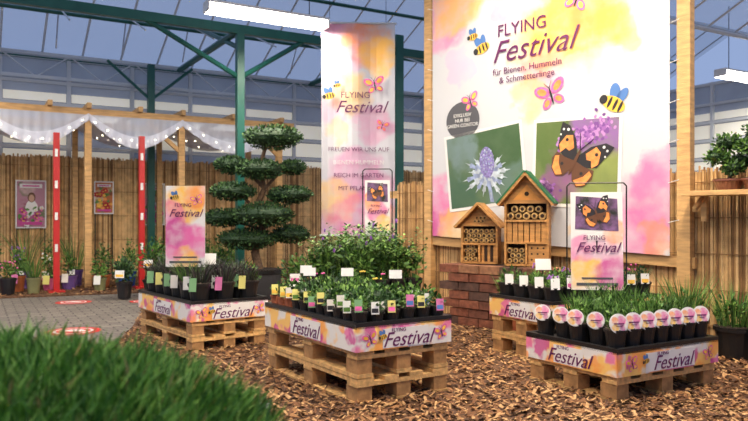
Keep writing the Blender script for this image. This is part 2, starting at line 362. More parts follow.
MBF=watercolor('butterfly_photo',[(1.35,1.7,.3,(.09,.15,.03),.9),(1.85,1.72,.25,(.28,.13,.38),.95),(1.9,1.3,.3,(.28,.33,.08),.8),(1.5,1.3,.25,(.30,.08,.28),.8)],base=(.15,.20,.06))
for (cx,cz,w,h,ro,m) in ((.68,1.47,.86,.70,.10,MTH),(1.64,1.47,.78,.72,-.03,MBF)):
    for k,(g,mm) in enumerate(((.03,WHITE),(0,m))):
        q=[(-w/2-g,-h/2-g),(w/2+g,-h/2-g),(w/2+g,h/2+g),(-w/2-g,h/2+g)]
        mb.add([(cx+a*math.cos(ro)-b*math.sin(ro),-.005-.002*k,cz+a*math.sin(ro)+b*math.cos(ro)) for a,b in q],[(0,1,2,3)],mm)
TH1=mat('thistle_blue',(.28,.34,.52),.6,.3,20); TH2=mat('thistle_pale',(.48,.55,.60),.6,.3,20); TH3=mat('thistle_violet',(.24,.20,.46),.6,.4,50)
mb.add([(.70,-.0085,1.40),(.74,-.0085,1.40),(.80,-.0085,1.14),(.76,-.0085,1.14)],[(0,1,2,3)],TH1)
x0,z0=.72,1.42
for i in range(17):
    a=2*math.pi*i/17+.1; l=U(.22,.33)*(1 if math.sin(a)<.6 else .8); d=Vector((math.cos(a),math.sin(a)*.85)); p=Vector((-d[1],d[0]))
    pts=[]; ks=[(0,.012),(.25,.035),(.3,.016),(.5,.04),(.53,.014),(.75,.026),(.78,.008)]
    for k,wd in ks: pts.append(d*l*k+p*wd)
    pts.append(d*l)
    for k,wd in reversed(ks): pts.append(d*l*k-p*wd)
    v3=[(x0+q[0],-.009-.0003*i,z0+q[1]) for q in pts]; nn=len(ks)
    for k in range(nn-1): mb.add([v3[k],v3[k+1],v3[2*nn-1-k],v3[2*nn-k]],[(0,1,2,3)],TH1 if i%2 else TH2)
    mb.add([v3[nn-1],v3[nn],v3[nn+1]],[(0,1,2)],TH2)
mb.disc((.72,-.016,1.52),.085,.15,TH3,20,.1)
for i in range(60):
    t=U(0,6.28); r=math.sqrt(R()); mb.disc((.72+.08*r*math.cos(t),-.017,1.52+.14*r*math.sin(t)),.009,.009,random.choice((TH2,TH3,TH1)),6)
BUD=[mat('buddleia_a',(.32,.12,.42),.6),mat('buddleia_b',(.50,.25,.55),.6),mat('buddleia_c',(.20,.07,.30),.6)]
for i in range(260):
    k=R(); mb.disc((1.52+.42*k+random.gauss(0,.045),-.0085-.0001*R(),1.60+.16*k+random.gauss(0,.045)),.018,.014,random.choice(BUD),6,U(0,3))
for i in range(90): mb.disc((1.36+random.gauss(0,.05),-.0085,1.24+random.gauss(0,.04)),.018,.014,random.choice(BUD),6)
real_butterfly(mb,1.64,1.47,.52,-.5,-.012)
butterfly(mb,1.41,2.07,.30,.3,MPINK,MORG); butterfly(mb,1.66,2.88,.28,-.4,MPINK,MYEL); butterfly(mb,.52,2.12,.2,.3,MPINK,MYEL)
bee(mb,1.99,1.93,.30,-.5); bee(mb,.66,2.62,.24,.3); bee(mb,.55,2.75,.16,.1)
mb.done('banner_artwork',root)
text('FLYING',.16,INK,root,(1.10,-.01,2.74),name='flying_lettering')
text('Festival',.29,INK,root,(1.20,-.01,2.54),shear=.4,bold=-.001,name='festival_lettering')
text('für Bienen, Hummeln\n& Schmetterlinge',.085,INK,root,(1.15,-.01,2.32),name='subtitle_lettering')
text('EXKLUSIV\nNUR BEI\nGREEN CONTOR',.050,WHITE,root,(.42,-.01,1.95),name='badge_lettering')
# ---------------------------------------------------------------- tall hanging banner
root=empty('hanging_banner',(-.65,8.65,.78),math.radians(3))
wc2=watercolor('hanging_banner_print',[(.30,2.45,.30,PINK,.55),(.55,2.38,.32,ORG,.75),(.72,2.22,.25,YEL,.75),(.25,2.15,.2,PINK,.4),(.35,1.75,.26,YEL,.6),(.15,1.55,.2,PINK,.3),(.65,1.38,.24,PINK,.45),(.2,1.3,.15,YEL,.4),
   (.45,.75,.36,(.70,.22,.45),.6),(.75,.55,.28,MAG,.45),(.15,.45,.28,YEL,.6),(.5,.2,.38,PINK,.6),(.85,.15,.22,ORG,.6),(.1,.1,.2,MAG,.45)],base=(.60,.60,.64),dist=.14,nscale=3.5)
mb=MB(); vs=[];fs=[]
for i in range(13):
    for j in range(2): vs.append((.91*i/12,.02*math.sin(i*.9),2.62*j))
for i in range(12): fs.append((i*2,i*2+2,i*2+3,i*2+1))
mb.add(vs,fs,wc2); mb.done('banner_cloth',root)
mb=MB(); mb.cyl((-.02,0,2.63),(.93,0,2.63),.014,.014,WHITEM,8); mb.cyl((-.02,0,0),(.93,0,0),.012,.012,WHITEM,8)
for x in (.1,.8): mb.cyl((x,0,2.63),(x,0,3.3),.003,.003,STEEL,4)
mb.done('banner_rods',root)
mb=MB(); butterfly(mb,.66,1.85,.25,.2,MPINK,MYEL,-.03); bee(mb,.10,1.72,.20,.2,-.03); bee(mb,.2,1.85,.12,.2,-.03); butterfly(mb,.75,1.35,.16,-.3,MPINK,MORG,-.03); mb.done('banner_artwork',root)
text('FLYING',.11,INK,root,(.42,-.035,1.73),name='flying_lettering'); text('Festival',.21,INK,root,(.48,-.035,1.58),shear=.4,bold=0,name='festival_lettering')
for i,s in enumerate(('FREUEN WIR UNS AUF','BIENEN HUMMELN','REICH IM GARTEN','MIT PFLANZEN')):
    text(s,.075,INK if i!=1 else WHITE,root,(.46,-.035,1.06-i*.16),name='slogan_lettering')
# ---------------------------------------------------------------- pallets and displays
def pallet(mb,w,l,z,h):
    t=h*.15; bw=.1
    nb=5 if w>.7 else 4
    for i in range(nb):
        x=bw*.55+(w-bw*1.1)*i/(nb-1); mb.box((x,l/2,z+h-t/2),(bw*1.05 if i in(0,nb-1) else bw*.9,l,t),PAL)
    for y in (.05,l/2,l-.05): mb.box((w/2,y,z+h-t*1.5),(w,.1,t*.98),PAL)
    for x in (.05,w/2,w-.05):
        for y in (.06,l/2,l-.06): mb.box((x,y,z+t+(h-3*t)/2),(.09,.11,h-3*t-.001),PAL2)
        mb.box((x,l/2,z+t/2),(.1,l,t),PAL)
def band_mat():
    m=bpy.data.materials.new('printed_band'); m.use_nodes=True; nt=m.node_tree; b=nt.nodes['Principled BSDF']; L=nt.links.new; b.inputs['Roughness'].default_value=.5
    tc=nt.nodes.new('ShaderNodeTexCoord'); prev=None
    for off,sc_,thr,col in ((0,4.5,.46,YEL),(5,5,.53,PINK),(11,6,.58,MAG),(17,6,.53,(.92,.36,.08))):
        mp=nt.nodes.new('ShaderNodeMapping'); mp.inputs['Location'].default_value=(off,off*.7,off*.3); L(tc.outputs['Object'],mp.inputs[0])
        n=nt.nodes.new('ShaderNodeTexNoise'); n.inputs['Scale'].default_value=sc_; n.inputs['Detail'].default_value=3; L(mp.outputs[0],n.inputs[0])
        mr=nt.nodes.new('ShaderNodeMapRange'); mr.inputs[1].default_value=thr; mr.inputs[2].default_value=thr+.05; mr.inputs[4].default_value=.85; L(n.outputs['Fac'],mr.inputs[0])
        mx=nt.nodes.new('ShaderNodeMix'); mx.data_type='RGBA'; L(mr.outputs[0],mx.inputs[0])
        if prev: L(prev,mx.inputs[6])
        else: mx.inputs[6].default_value=(.76,.74,.70,1)
        mx.inputs[7].default_value=(*col,1); prev=mx.outputs[2]
    L(prev,b.inputs['Base Color']); return m
BAND=band_mat()
def display(corner,ang,w,l,levels,ph,bh=.128,txt=True):
    root=empty('pallet_display_stand',(corner[0],corner[1],.0),ang)
    for k in range(levels):
        mb=MB(); pallet(mb,w,l,k*ph+.004,ph-.004); mb.done('pallet_%d'%(k+1),root)
    z=levels*ph
    mb=MB(); o=.012
    for c,d in (((w/2,-o,z+bh/2),(w+2*o,.006,bh)),((w/2,l+o,z+bh/2),(w+2*o,.006,bh)),((-o,l/2,z+bh/2),(.006,l+2*o,bh)),((w+o,l/2,z+bh/2),(.006,l+2*o,bh))):
        mb.box(c,d,BAND)
    mb.done('printed_band',root)
    mb=MB(); mb.box((w/2,l/2,z+bh-.02),(w,l,.03),BLACK)
    for c,d in (((w/2,0,z+bh+.006),(w+.03,.03,.03)),((w/2,l,z+bh+.006),(w+.03,.03,.03)),((0,l/2,z+bh+.006),(.03,l,.03)),((w,l/2,z+bh+.006),(.03,l,.03))): mb.box(c,d,BLACK)
    mb.done('black_tray',root)
    if txt:
        zc=z+bh*.45
        mb=MB(); mb.box((w*.5,-o-.0045,zc),(w*.50,.001,bh*.80),WHITE); mb.box((-o-.0045,l*.5,zc),(.001,l*.34,bh*.80),WHITE)
        for x in (w*.12,w*.9): butterfly(mb,x,zc,.09,.3,MPINK,MYEL,-o-.006)
        bee(mb,w*.25,zc+.01,.07,.2,-o-.008)
        mb.done('band_label',root)
        text('Festival',.110,INK,root,(w*.52,-o-.006,zc-.012),shear=.4,bold=0,name='band_lettering')
        text('FLYING',.028,INK,root,(w*.42,-o-.006,zc+.040),name='band_lettering')
        text('Festival',.110,INK,root,(-o-.006,l*.5,zc-.012),rot=(math.pi/2,0,-math.pi/2),shear=.4,bold=0,name='band_lettering')
        text('FLYING',.028,INK,root,(-o-.006,l*.56,zc+.040),rot=(math.pi/2,0,-math.pi/2),name='band_lettering')
    M=Matrix.Translation((corner[0],corner[1],0))@Matrix.Rotation(ang,4,'Z')
    return M,z+bh-.004
a33=math.radians(33); a38=math.radians(37); a30=math.radians(30)
MC,zC=display((-.088,3.61),a33,.6,1.1,2,.144)
MR,zR=display((1.27,3.66),a30,.82,.66,1,.147)
ML,zL=display((-1.32,5.07),a38,.6,1.1,2,.115)
MQ,zQ=display((1.18,4.62),a30,1.05,.62,2,.140)
MK,zK=display((-.10,5.15),a33,.62,.9,2,.130,txt=False)
TC=[mat('tag_%d'%i,c,.5) for i,c in enumerate([(.75,.75,.70),(.75,.68,.2),(.74,.72,.68),(.70,.66,.60),(.78,.78,.74),(.20,.40,.18),(.65,.18,.38)])]
def tag(mb,p,w,h,m,tilt=-.15,rz=0,edge=None):
    mb.box((p[0],p[1],p[2]+h/2),(w,.002,h),m,rz=rz,rx=tilt)
    if edge: mb.box((p[0],p[1]-.003,p[2]+h*.3),(w*.85,.002,h*.35),edge,rz=rz,rx=tilt)
mb=MB(); nxp,nyp=6,11
TER=mat('terracotta',(.36,.10,.04),.8,.15,30)
for i in range(nxp):
    for j in range(nyp):
        lx=.045+(.6-.09)*i/(nxp-1); ly=.045+(1.1-.09)*j/(nyp-1)
        p=MC@Vector((lx,ly,zC))
        m=TER if (j>7 and i<3) else BLACK
        mb.pot(p.x,p.y,p.z,.043,.075,m,12)
        hgt=U(.06,.10) if (i==0 or j==0) else U(.08,.13)
        mb.leaves((p.x,p.y,p.z+.085+hgt*.3),(.052,.052,hgt*.75),65,.032,random.choice((GR,GR,GD,GL)),.2)
        if R()<.08:
            fm=random.choice([PKF,WHITE,YLF])
            for _ in range(5): mb.ell((p.x+U(-.03,.03),p.y+U(-.03,.03),p.z+.10+hgt),(.006,.006,.006),fm,6,4)
        if i==0 or j==0 or R()<.35:
            q=(p.x+U(-.015,.015),p.y-.05,p.z+.04+U(0,.05))
            tag(mb,q,.042,.065,random.choice(TC),rz=a33*.4,edge=random.choice([MYEL,MPINK,MDK,GR[1],GL[1],MBLU]))
for (lx,ly) in ((.2,.95),(.3,.6),(.45,.3),(.12,.75)):
    p=MC@Vector((lx,ly,zC)); mb.cyl((p.x,p.y,p.z+.05),(p.x,p.y,p.z+.22),.003,.003,STEEL,5); mb.box((p.x,p.y-.004,p.z+.24),(.075,.003,.05),WHITE,rx=-.2)
mb.done('tray_of_potted_herbs')
mb=MB()
for i in range(4):
    for j in range(5):
        p=MK@Vector((.08+.46*i/3,.09+.72*j/4,zK)); mb.pot(p.x,p.y,p.z,.075,.13,BLACK,12)
        h=U(.30,.42)
        tips=mb.blades((p.x,p.y,p.z+.12),.12,h,26,.005,GL,.38)
        mb.leaves((p.x,p.y,p.z+.12+h*.35),(.11,.11,h*.38),110,.05,GL if R()<.5 else GR,.15)
        for t in tips:
            for _ in range(9):
                q=Vector((p.x,p.y,p.z+.12)).lerp(t,U(.35,1)); a=U(0,6.28); l=U(.03,.055); d=Vector((math.cos(a),math.sin(a),U(.1,.6)))*l; sd=Vector((-math.sin(a),math.cos(a),0))*l*.25
                mb.add([q,q+d*.5+sd,q+d,q+d*.5-sd],[(0,1,2,3)],random.choice(GL))
            if R()<.05: mb.ell(tuple(t),(.010,.010,.018),PUR,6,4)
mb.done('tray_of_leafy_perennials')
DK=[mat('dark_foliage_a',(.012,.02,.012),.6),mat('dark_foliage_b',(.03,.045,.02),.6),mat('dark_foliage_c',(.035,.02,.028),.6)]
for i in range(3):
    for j in range(6):
        mb=MB(); p=ML@Vector((.10+.4*i/2,.10+.9*j/5,zL)); mb.pot(p.x,p.y,p.z,.082,.145,BLACK)
        mb.blades((p.x,p.y,p.z+.14),.12,U(.13,.2),80,.006,DK if R()<.75 else GR,.75,.1)
        if i<2 or j<2:
            tag(mb,(p.x+U(-.03,.03),p.y-.09,p.z+.09),.055,.10,random.choice(TC),rz=U(-.2,.2),edge=random.choice([MPINK,MYEL,MDK,GR[1]]))
        mb.done('potted_ornamental_grass')
mb=MB(); q=ML@Vector((.35,.50,zL+.30)); mb.box(tuple(q),(.12,.004,.09),WHITE,rx=-.2); mb.cyl((q.x,q.y+.02,zL+.14),(q.x,q.y+.01,q.z),.004,.004,STEEL,6); mb.done('price_tag')
# right display : black pots with round labels
LP=watercolor('round_label_print',[(.018,.016,.026,PINK,.9),(-.02,-.020,.022,YEL,.9),(-.022,.018,.020,ORG,.8),(.018,-.024,.018,MAG,.8)],dist=.012,nscale=30,base=(.82,.79,.74))
def label_disc(parent,loc,r,rz):
    mb=MB(); mb.cyl((0,.0,0),(0,-.003,0),r,r,WHITE,24); mb.disc((0,-.0045,0),r*.88,r*.88,LP,24)
    mb.box((0,-.006,r*.0),(r*1.1,.001,r*.10),INK); mb.box((0,-.006,-r*.25),(r*.6,.001,r*.06),INK); mb.done('round_label',parent,loc,(-.15,0,rz))
for j in range(5):
    for i in range(7 if j<3 else 6):
        if 0<i and j==4 and i<2: continue
        lx=.065+(.82-.13)*i/6; ly=.065+(.66-.14)*j/4
        if j in(1,3): lx=min(lx+.02,.77)
        p=MR@Vector((lx,ly,zR)); rt=empty('potted_lavender',tuple(p)); mb=MB(); mb.pot(0,0,0,.058,.115,BLACK)
        tall=.08+.08*j/4+ (.05 if i>3 else 0)
        if i==0 or j==0: tall=.05
        g=random.choice((GR,GL,GR))
        mb.blades((0,0,.11),.07,tall,60,.0045,g,.45)
        mb.leaves((0,0,.13+tall*.3),(.055,.055,tall*.5),50,.03,g,.1)
        mb.done('pot_and_plant',rt)
        if j==0: label_disc(rt,(0,-.045,.15),.053,.15)
        elif i==0: label_disc(rt,(-.035,-.045,.15),.048,-.2)
for i in range(7):
    for j in range(4):
        p=MQ@Vector((.08+.89*i/6,.08+.46*j/3,zQ)); rt=MB(); rt.pot(p.x,p.y,p.z,.065,.11,BLACK,12)
        h=U(.07,.12)+(.03 if i>4 else 0)
        g=random.choice((GR,GD,GL))
        rt.blades((p.x,p.y,p.z+.10),.08,h,25,.005,g,.5); rt.leaves((p.x,p.y,p.z+.12),(.062,.062,h*.8),90,.03,g,.3)
        if (i+j)%5==0:
            for _ in range(10): rt.ell((p.x+U(-.05,.05),p.y+U(-.05,.05),p.z+.12+h*U(.6,1)),(.007,.007,.009),PUR if i<4 else PKF,5,3)
        if (i==0 or j==0 or R()<.3): tag(rt,(p.x,p.y-.06,p.z+.10),.06,.075,WHITE,edge=random.choice([MPINK,MYEL,GR[1]]) if i else None)
        rt.done('potted_heather')
for (lx,ly,zz) in ((.2,.3,.25),(.62,.35,.24),(.8,.2,.22)):
    mb=MB(); q=MQ@Vector((lx,ly,zQ+zz)); mb.box(tuple(q),(.11,.004,.08),WHITE,rx=-.25); mb.cyl((q.x,q.y+.02,zQ+.10),(q.x,q.y+.01,q.z),.004,.004,STEEL,6); mb.done('price_tag')
for (x,y,h) in ((2.25,5.05,.46),(2.5,4.85,.42),(2.72,4.55,.36)):
    mb=MB(); mb.pot(x,y,.014,.13,.22,BLACK); mb.blades((x,y,.22),.2,h-.1,150,.006,GL,.45); mb.leaves((x,y,.22+h*.3),(.15,.15,h*.3),160,.04,GR,.1); mb.done('potted_rosemary')
# ---------------------------------------------------------------- sign boards
MBFs=mat('dark_photo',(.05,.07,.03),.5,.7,14,col2=(.25,.12,.28))
def sign(name,x,y,z0,w,h,rz,blobs,foot,lean=0,hoop=None,photo=False):
    root=empty(name,(x,y,0),rz)
    m=watercolor(name+'_print',blobs,dist=.05,nscale=7,base=(.76,.74,.72))
    mb=MB(); mb.box((0,.006,h/2),(w,.006,h),WHITE); mb.add([(-w/2,0,0),(w/2,0,0),(w/2,0,h),(-w/2,0,h)],[(0,1,2,3)],m)
    b=mb.done('board',root,(0,0,z0),(lean,0,0))
    mb=MB()
    if photo:
        mb.add([(-w*.42,-.002,h*.62),(w*.42,-.002,h*.60),(w*.40,-.002,h*.93),(-w*.40,-.002,h*.96)],[(0,1,2,3)],MBFs)
        real_butterfly(mb,0,h*.77,w*.62,.3,-.005)
    else: bee(mb,-w*.25,h*.86,w*.3,.2,-.004); butterfly(mb,w*.3,h*.82,w*.3,.3,MPINK,MYEL,-.004)
    mb.box((0,-.003,h*.06),(w*.8,.001,h*.025),INKG); mb.box((0,-.003,h*.12),(w*.6,.001,h*.015),INKG)
    mb.done('artwork',b,(0,0,0))
    text('Festival',w*.28,INK,b,(0,-.008,h*(.43 if photo else .66)),shear=.4,bold=0,name='festival_lettering')
    text('FLYING',w*.13,INK,b,(-w*.05,-.008,h*(.53 if photo else .76)),name='flying_lettering')
    mb=MB(); mb.cyl((0,.02,foot),(0,.02,z0+h*.5),.006,.006,STEEL,6)
    if hoop:
        hw,hb,ht=hoop
        mb.tube([(-hw,.03,hb),(-hw,.03,ht-.02),(-hw+.02,.03,ht),(hw-.02,.03,ht),(hw,.03,ht-.02),(hw,.03,hb)],[.005]*6,STEEL,6)
    mb.done('stand',root); return root
q=ML@Vector((.14,.47,0))
sign('display_sign',q.x,q.y,.60,.31,.64,0,[(0,.50,.16,YEL,.95),(.1,.55,.10,ORG,.9),(-.1,.42,.10,PINK,.7),(-.06,.26,.13,MAG,.9),(.08,.2,.13,PINK,.9),(0,.05,.11,YEL,.85),(-.1,.1,.08,PINK,.8)],zL)
sign('display_sign',1.50,4.70,.50,.34,.66,-.12,[(.05,.24,.12,PINK,.45),(.12,.38,.08,ORG,.7),(-.08,.12,.12,YEL,.9),(.10,.1,.12,MAG,.85),(-.12,.28,.08,PINK,.7)],zQ,lean=-.06,hoop=(.195,zQ,1.22),photo=True)
sign('display_sign',.03,6.15,.84,.22,.48,0,[(0,.2,.10,PINK,.8),(.06,.1,.08,YEL,.8),(-.05,.3,.08,ORG,.8)],.012,hoop=(.13,.012,1.42),photo=True)
# ---------------------------------------------------------------- brick plinth + insect hotels
BR=[mat('brick_a',(.21,.07,.038),.9,.3,20,.5,60),mat('brick_b',(.14,.05,.03),.9,.3,20,.5,60),mat('brick_c',(.30,.14,.07),.9,.3,20,.5,60),mat('brick_d',(.09,.045,.033),.9,.3,20,.5,60)]
mb=MB()
for c in range(7):
    z=.016+c*.079+.037
    for row in range(3):
        y=-.14-row*.125; x=.5+(0.11 if c%2 else 0)
        while x<1.62:
            l=.215+U(-.006,.006); mb.box((x+l/2,y+U(-.012,.012),z),(l,.112,.070),random.choice(BR),rz=U(-.03,.03)); x+=l+.01
mb.done('brick_stack',loc=(BP.x,BP.y,0),rot=(0,0,BA))
HW=mat('hotel_wood',(.46,.22,.06),.6,.25,8,.3,40,stretch=(1,1,5)); HD=mat('hotel_dark',(.03,.014,.007),.9); BAM=mat('bamboo_tube',(.52,.32,.11),.6,.2,30); GRN=mat('green_roof_felt',(.012,.13,.045),.6)
HG=mat('hotel_gable',(.66,.29,.055),.6,.2,12)
def hotel(loc,rz,w,hb,hr,big):
    root=empty('insect_hotel',loc,rz); mb=MB(); d=.16; t=.018
    apex=hb+hr
    mb.box((0,d-.01,hb/2),(w,.02,hb),HW); mb.box((-w/2+t/2,d/2,hb/2),(t,d,hb),HW); mb.box((w/2-t/2,d/2,hb/2),(t,d,hb),HW); mb.box((0,d/2,t/2),(w,d,t),HW)
    mb.add([(-w/2,d*.2,hb),(w/2,d*.2,hb),(0,d*.2,apex),(-w/2,d,hb),(w/2,d,hb),(0,d,apex)],[(0,1,2),(3,5,4),(0,3,4,1)],HW)
    mb.box((0,d/2,hb-t/2),(w,d,t),HW)
    ang=math.atan2(hr,w/2); L=math.hypot(hr,w/2)+.07
    for sg in (-1,1):
        cx=sg*(math.cos(ang)*(L/2)); cz=apex+.02-math.sin(ang)*(L/2)
        mb.box((cx,d/2-.02,cz),(L,d+.09,.022),HW,ry=sg*ang)
        if big: mb.box((cx+sg*.008,d/2-.02,cz+.018),(L+.01,d+.10,.014),GRN,ry=sg*ang)
    def tubes(x0,x1,z0,z1,r):
        mb.box(((x0+x1)/2,d*.75,(z0+z1)/2),(x1-x0,.02,z1-z0),HD)
        z=z0+r; k=0
        while z<z1-r*.6:
            x=x0+r+(r if k%2 else 0)
            while x<x1-r*.6:
                rr=r*U(.8,.98); mb.cyl((x,.02+U(0,.015),z),(x,d*.75,z),rr,rr,BAM,12)
                mb.disc((x,.0185,z),rr*.55,rr*.55,HD,10) ; x+=2*r
            z+=r*1.75; k+=1
    if big:
        for f in (.36,.70): mb.box((0,d/2,hb*f),(w-2*t,d,t),HW)
        tubes(-w/2+t,w/2-t,hb*.70+t/2,hb-t,.034)
        for i in range(7):
            x=-w/2+t+(w-2*t)*(i+.5)/7; mb.box((x,.03,hb*.53),((w-2*t)/7-.008,.02,hb*.34-t),HW)
        mb.box((0,d*.6,hb*.53),(w-2*t,.02,hb*.3),HD)
        tubes(-w/2+t,0,t,hb*.36-t/2,.026); mb.box((0,d/2,hb*.18),(t,d,hb*.36),HW)
        mb.box((w/4,.03,hb*.19),(w/2-.03,.02,hb*.30),HW)
        for i in range(9): mb.disc((w/4+((i%3)-1)*.05,.018,hb*.19+((i//3)-1)*.05),.009,.009,HD,10)
        mb.add([(-w*.32,d*.19,hb+.012),(w*.32,d*.19,hb+.012),(0,d*.19,hb+hr*.66)],[(0,1,2)],HG)
        mb.disc((0,d*.18,hb+hr*.3),.02,.02,HD,12)
    else:
        mb.box((0,d/2,hb*.5),(w-2*t,d,t),HW); mb.box((0,d/2,hb*.25),(t,d,hb*.5),HW)
        tubes(-w/2+t,w/2-t,hb*.5+t/2,hb-t,.024); tubes(-w/2+t,-t/2,t,hb*.5-t/2,.022)
        for i in range(5): mb.box((t+(w/2-2*t)*(i+.5)/5,.03,hb*.25),(.024,.02,hb*.5-t),HD if i%2 else HW)
        tubes(-w*.18,w*.18,hb+.01,hb+hr*.45,.018)
    mb.done('house',root)
ht=.016+7*.079+.002
def bpos(t,d): v=BP+BD*t+BN*d; return (v.x,v.y)
x,y=bpos(.84,.30); hotel((x,y,ht),math.radians(-22),.34,.36,.17,False)
x,y=bpos(1.34,.30); hotel((x,y,ht),math.radians(-22),.38,.56,.22,True)
for (t,dd,h) in ((1.45,.66,.5),(1.80,.55,.5)):
    x,y=bpos(t,dd); mb=MB(); mb.pot(x,y,.014,.10,.2,TER); mb.blades((x,y,.2),.15,h-.12,70,.007,GL,.4); mb.leaves((x,y,.2+h*.4),(.14,.14,h*.42),220,.045,GR,.2); mb.done('potted_shrub')
# ---------------------------------------------------------------- shelf with bonsai at right
root=empty('wall_shelf',(BP.x,BP.y,0),BA); mb=MB(); mb.box((3.5,-.14,1.165),(1.75,.30,.035),WOOD)
for x in (2.72,3.5,4.3): mb.box((x,-.02,1.06),(.04,.04,.2),WOOD); mb.box((x,-.12,1.10),(.03,.24,.03),WOOD,rx=.5)
mb.done('shelf_board',root)
BOW=mat('glazed_brown',(.16,.06,.035),.3,.2,20)
for t,w,sc1 in ((2.93,.10,1.0),(3.14,.12,1.25),(3.40,.10,1.1)):
    x,y=bpos(t,.14); root=empty('bonsai_tree',(x,y,1.184)); mb=MB()
    mb.cyl((0,0,0),(0,0,.065),w*.75,w,BOW,20); mb.cyl((0,0,.065),(0,0,.078),w*1.08,w*1.08,BOW,20); mb.cyl((0,0,.078),(0,0,.082),w*.95,w*.95,SOIL,20)
    mb.tube([(0,0,.07),(.02,0,.15),(-.02,0,.22),(.02,.01,.30*sc1)],[.014,.012,.009,.005],BARK)
    for (a,b,c,r) in ((.0,0,.34*sc1,.12),(-.09,0,.24*sc1,.09),(.10,0,.22*sc1,.10),(0,-.05,.16,.09)):
        mb.ell((a,b,c),(r*.7,r*.7,r*.4),GD[0],10,6); mb.leaves((a,b,c),(r,r,r*.7),260,.035,GR,.5)
    mb.done('tree',root)
# ---------------------------------------------------------------- cloud pruned tree
root=empty('cloud_pruned_tree',(-1.40,8.55,0)); mb=MB()
mb.cyl((0,0,.014),(0,0,.36),.22,.29,mat('planter_grey',(.05,.05,.055),.6),24); mb.cyl((0,0,.33),(0,0,.37),.30,.30,BLACK,24); mb.cyl((0,0,.37),(0,0,.375),.27,.27,SOIL,24)
trunk=[(0,0,.36),(-.06,0,.6),(.05,.02,.85),(-.05,0,1.1),(.06,0,1.35),(.0,0,1.6),(.10,0,1.95)]
mb.tube(trunk,[.055,.05,.045,.04,.034,.028,.02],BARK,10)
pads=[(.16,0,1.98,.38,.16),(-.36,.1,1.65,.22,.12),(.03,-.15,1.58,.30,.13),(.40,.1,1.62,.17,.10),(-.30,-.1,1.32,.29,.12),(.38,-.05,1.28,.29,.12),(-.42,0,1.0,.27,.12),(.08,-.15,1.04,.38,.16),(-.15,0,.74,.38,.14),(.37,.1,.80,.25,.12)]
for (a,b,c,r,h) in pads:
    z0=max(.5,c-.18); i=min(range(7),key=lambda k:abs(trunk[k][2]-z0)); mb.tube([trunk[i],((trunk[i][0]+a)/2,b/2,c-.08),(a,b,c-.03)],[.022,.018,.012],BARK,6)
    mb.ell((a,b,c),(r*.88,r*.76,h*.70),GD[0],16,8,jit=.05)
    mb.leaves((a,b,c),(r,r*.85,h),int(3000*r),.04,GD,.78)
mb.done('tree',root)
# ---------------------------------------------------------------- pergola
PP=Vector((-5.02,9.4,0)); ZP=2.50
root=empty('timber_pergola',(PP.x,PP.y,0),A30); mb=MB()
mb.box((1.1,0,ZP),(6.3,.09,.10),WOOD); mb.box((1.1,1.45,ZP),(6.3,.09,.10),WOOD)
for x in (-1.6,1.10,2.42,4.0):
    mb.box((x,.0,(ZP-.05)/2),(.09,.09,ZP-.05),WOOD); mb.box((x,1.45,(ZP-.05)/2),(.08,.08,ZP-.05),WOOD)
for x in (-1.6,-.4,.6,1.10,1.8,2.42,3.2,4.0): mb.box((x,.72,ZP+.08),(.06,1.75,.07),WOOD)
mb.box((2.15,0,ZP-.28),(.06,.05,.62),WOOD,ry=-.85); mb.box((3.75,0,ZP-.28),(.06,.05,.62),WOOD,ry=-.85)
mb.done('timber',root)
TUL=mat('white_tulle',(.74,.77,.88),.8,trans=.22)
TUL2=mat('white_tulle_sheer',(.72,.76,.88),.8,trans=.45)
mb=MB(); xs=[-1.6,-.25,1.10,2.42,4.05]
def tz(t,s): return ZP-.07-(.30-.08*s)*math.sin(math.pi*t)
for a,b in zip(xs[:-1],xs[1:]):
    n1,n2=20,12; vs=[];fs=[]
    for i in range(n1+1):
        for j in range(n2+1):
            t=i/n1; s=j/n2
            vs.append((a+(b-a)*t,-.02+1.45*s,tz(t,s)+.035*math.sin(j*2.4+t*2)*math.sin(math.pi*t)))
    for i in range(n1):
        for j in range(n2): q=i*(n2+1)+j; fs.append((q,q+n2+1,q+n2+2,q+1))
    mb.add(vs,fs,TUL)
    # gathered front edge: sheer cloth pinned to the beam, hanging in folds to a scalloped hem
    for (mm,top,bot,yy) in ((TUL2,lambda t: ZP-.04,lambda t: tz(t,0)-.06,-.055),(TUL,lambda t: tz(t,0)+.05,lambda t: tz(t,0)-.04-.08*math.sin(math.pi*t),-.075)):
        vs=[];fs=[]
        for i in range(61):
            t=i/60
            for j in range(4): vs.append((a+(b-a)*t,yy+.02*math.sin(i*1.1+j*.4)*(j/3),top(t)+(bot(t)-top(t))*j/3))
        for i in range(60):
            for j in range(3): q=i*4+j; fs.append((q,q+4,q+5,q+1))
        mb.add(vs,fs,mm)
mb.done('draped_tulle',root,smooth=True)
BULB=mat('fairy_bulb',(1,1,1),.3,emit=(1,.85,.6),estr=14)
mb=MB()
for a,b in zip(xs[:-1],xs[1:]):
    for s in (0,.3,.65):
        for i in range(8):
            t=(i+.5)/8; mb.ell((a+(b-a)*t,-.11+1.5*s,tz(t,s)+U(-.06,.0)),(.007,.007,.009),BULB,6,4)
mb.done('fairy_lights',root)
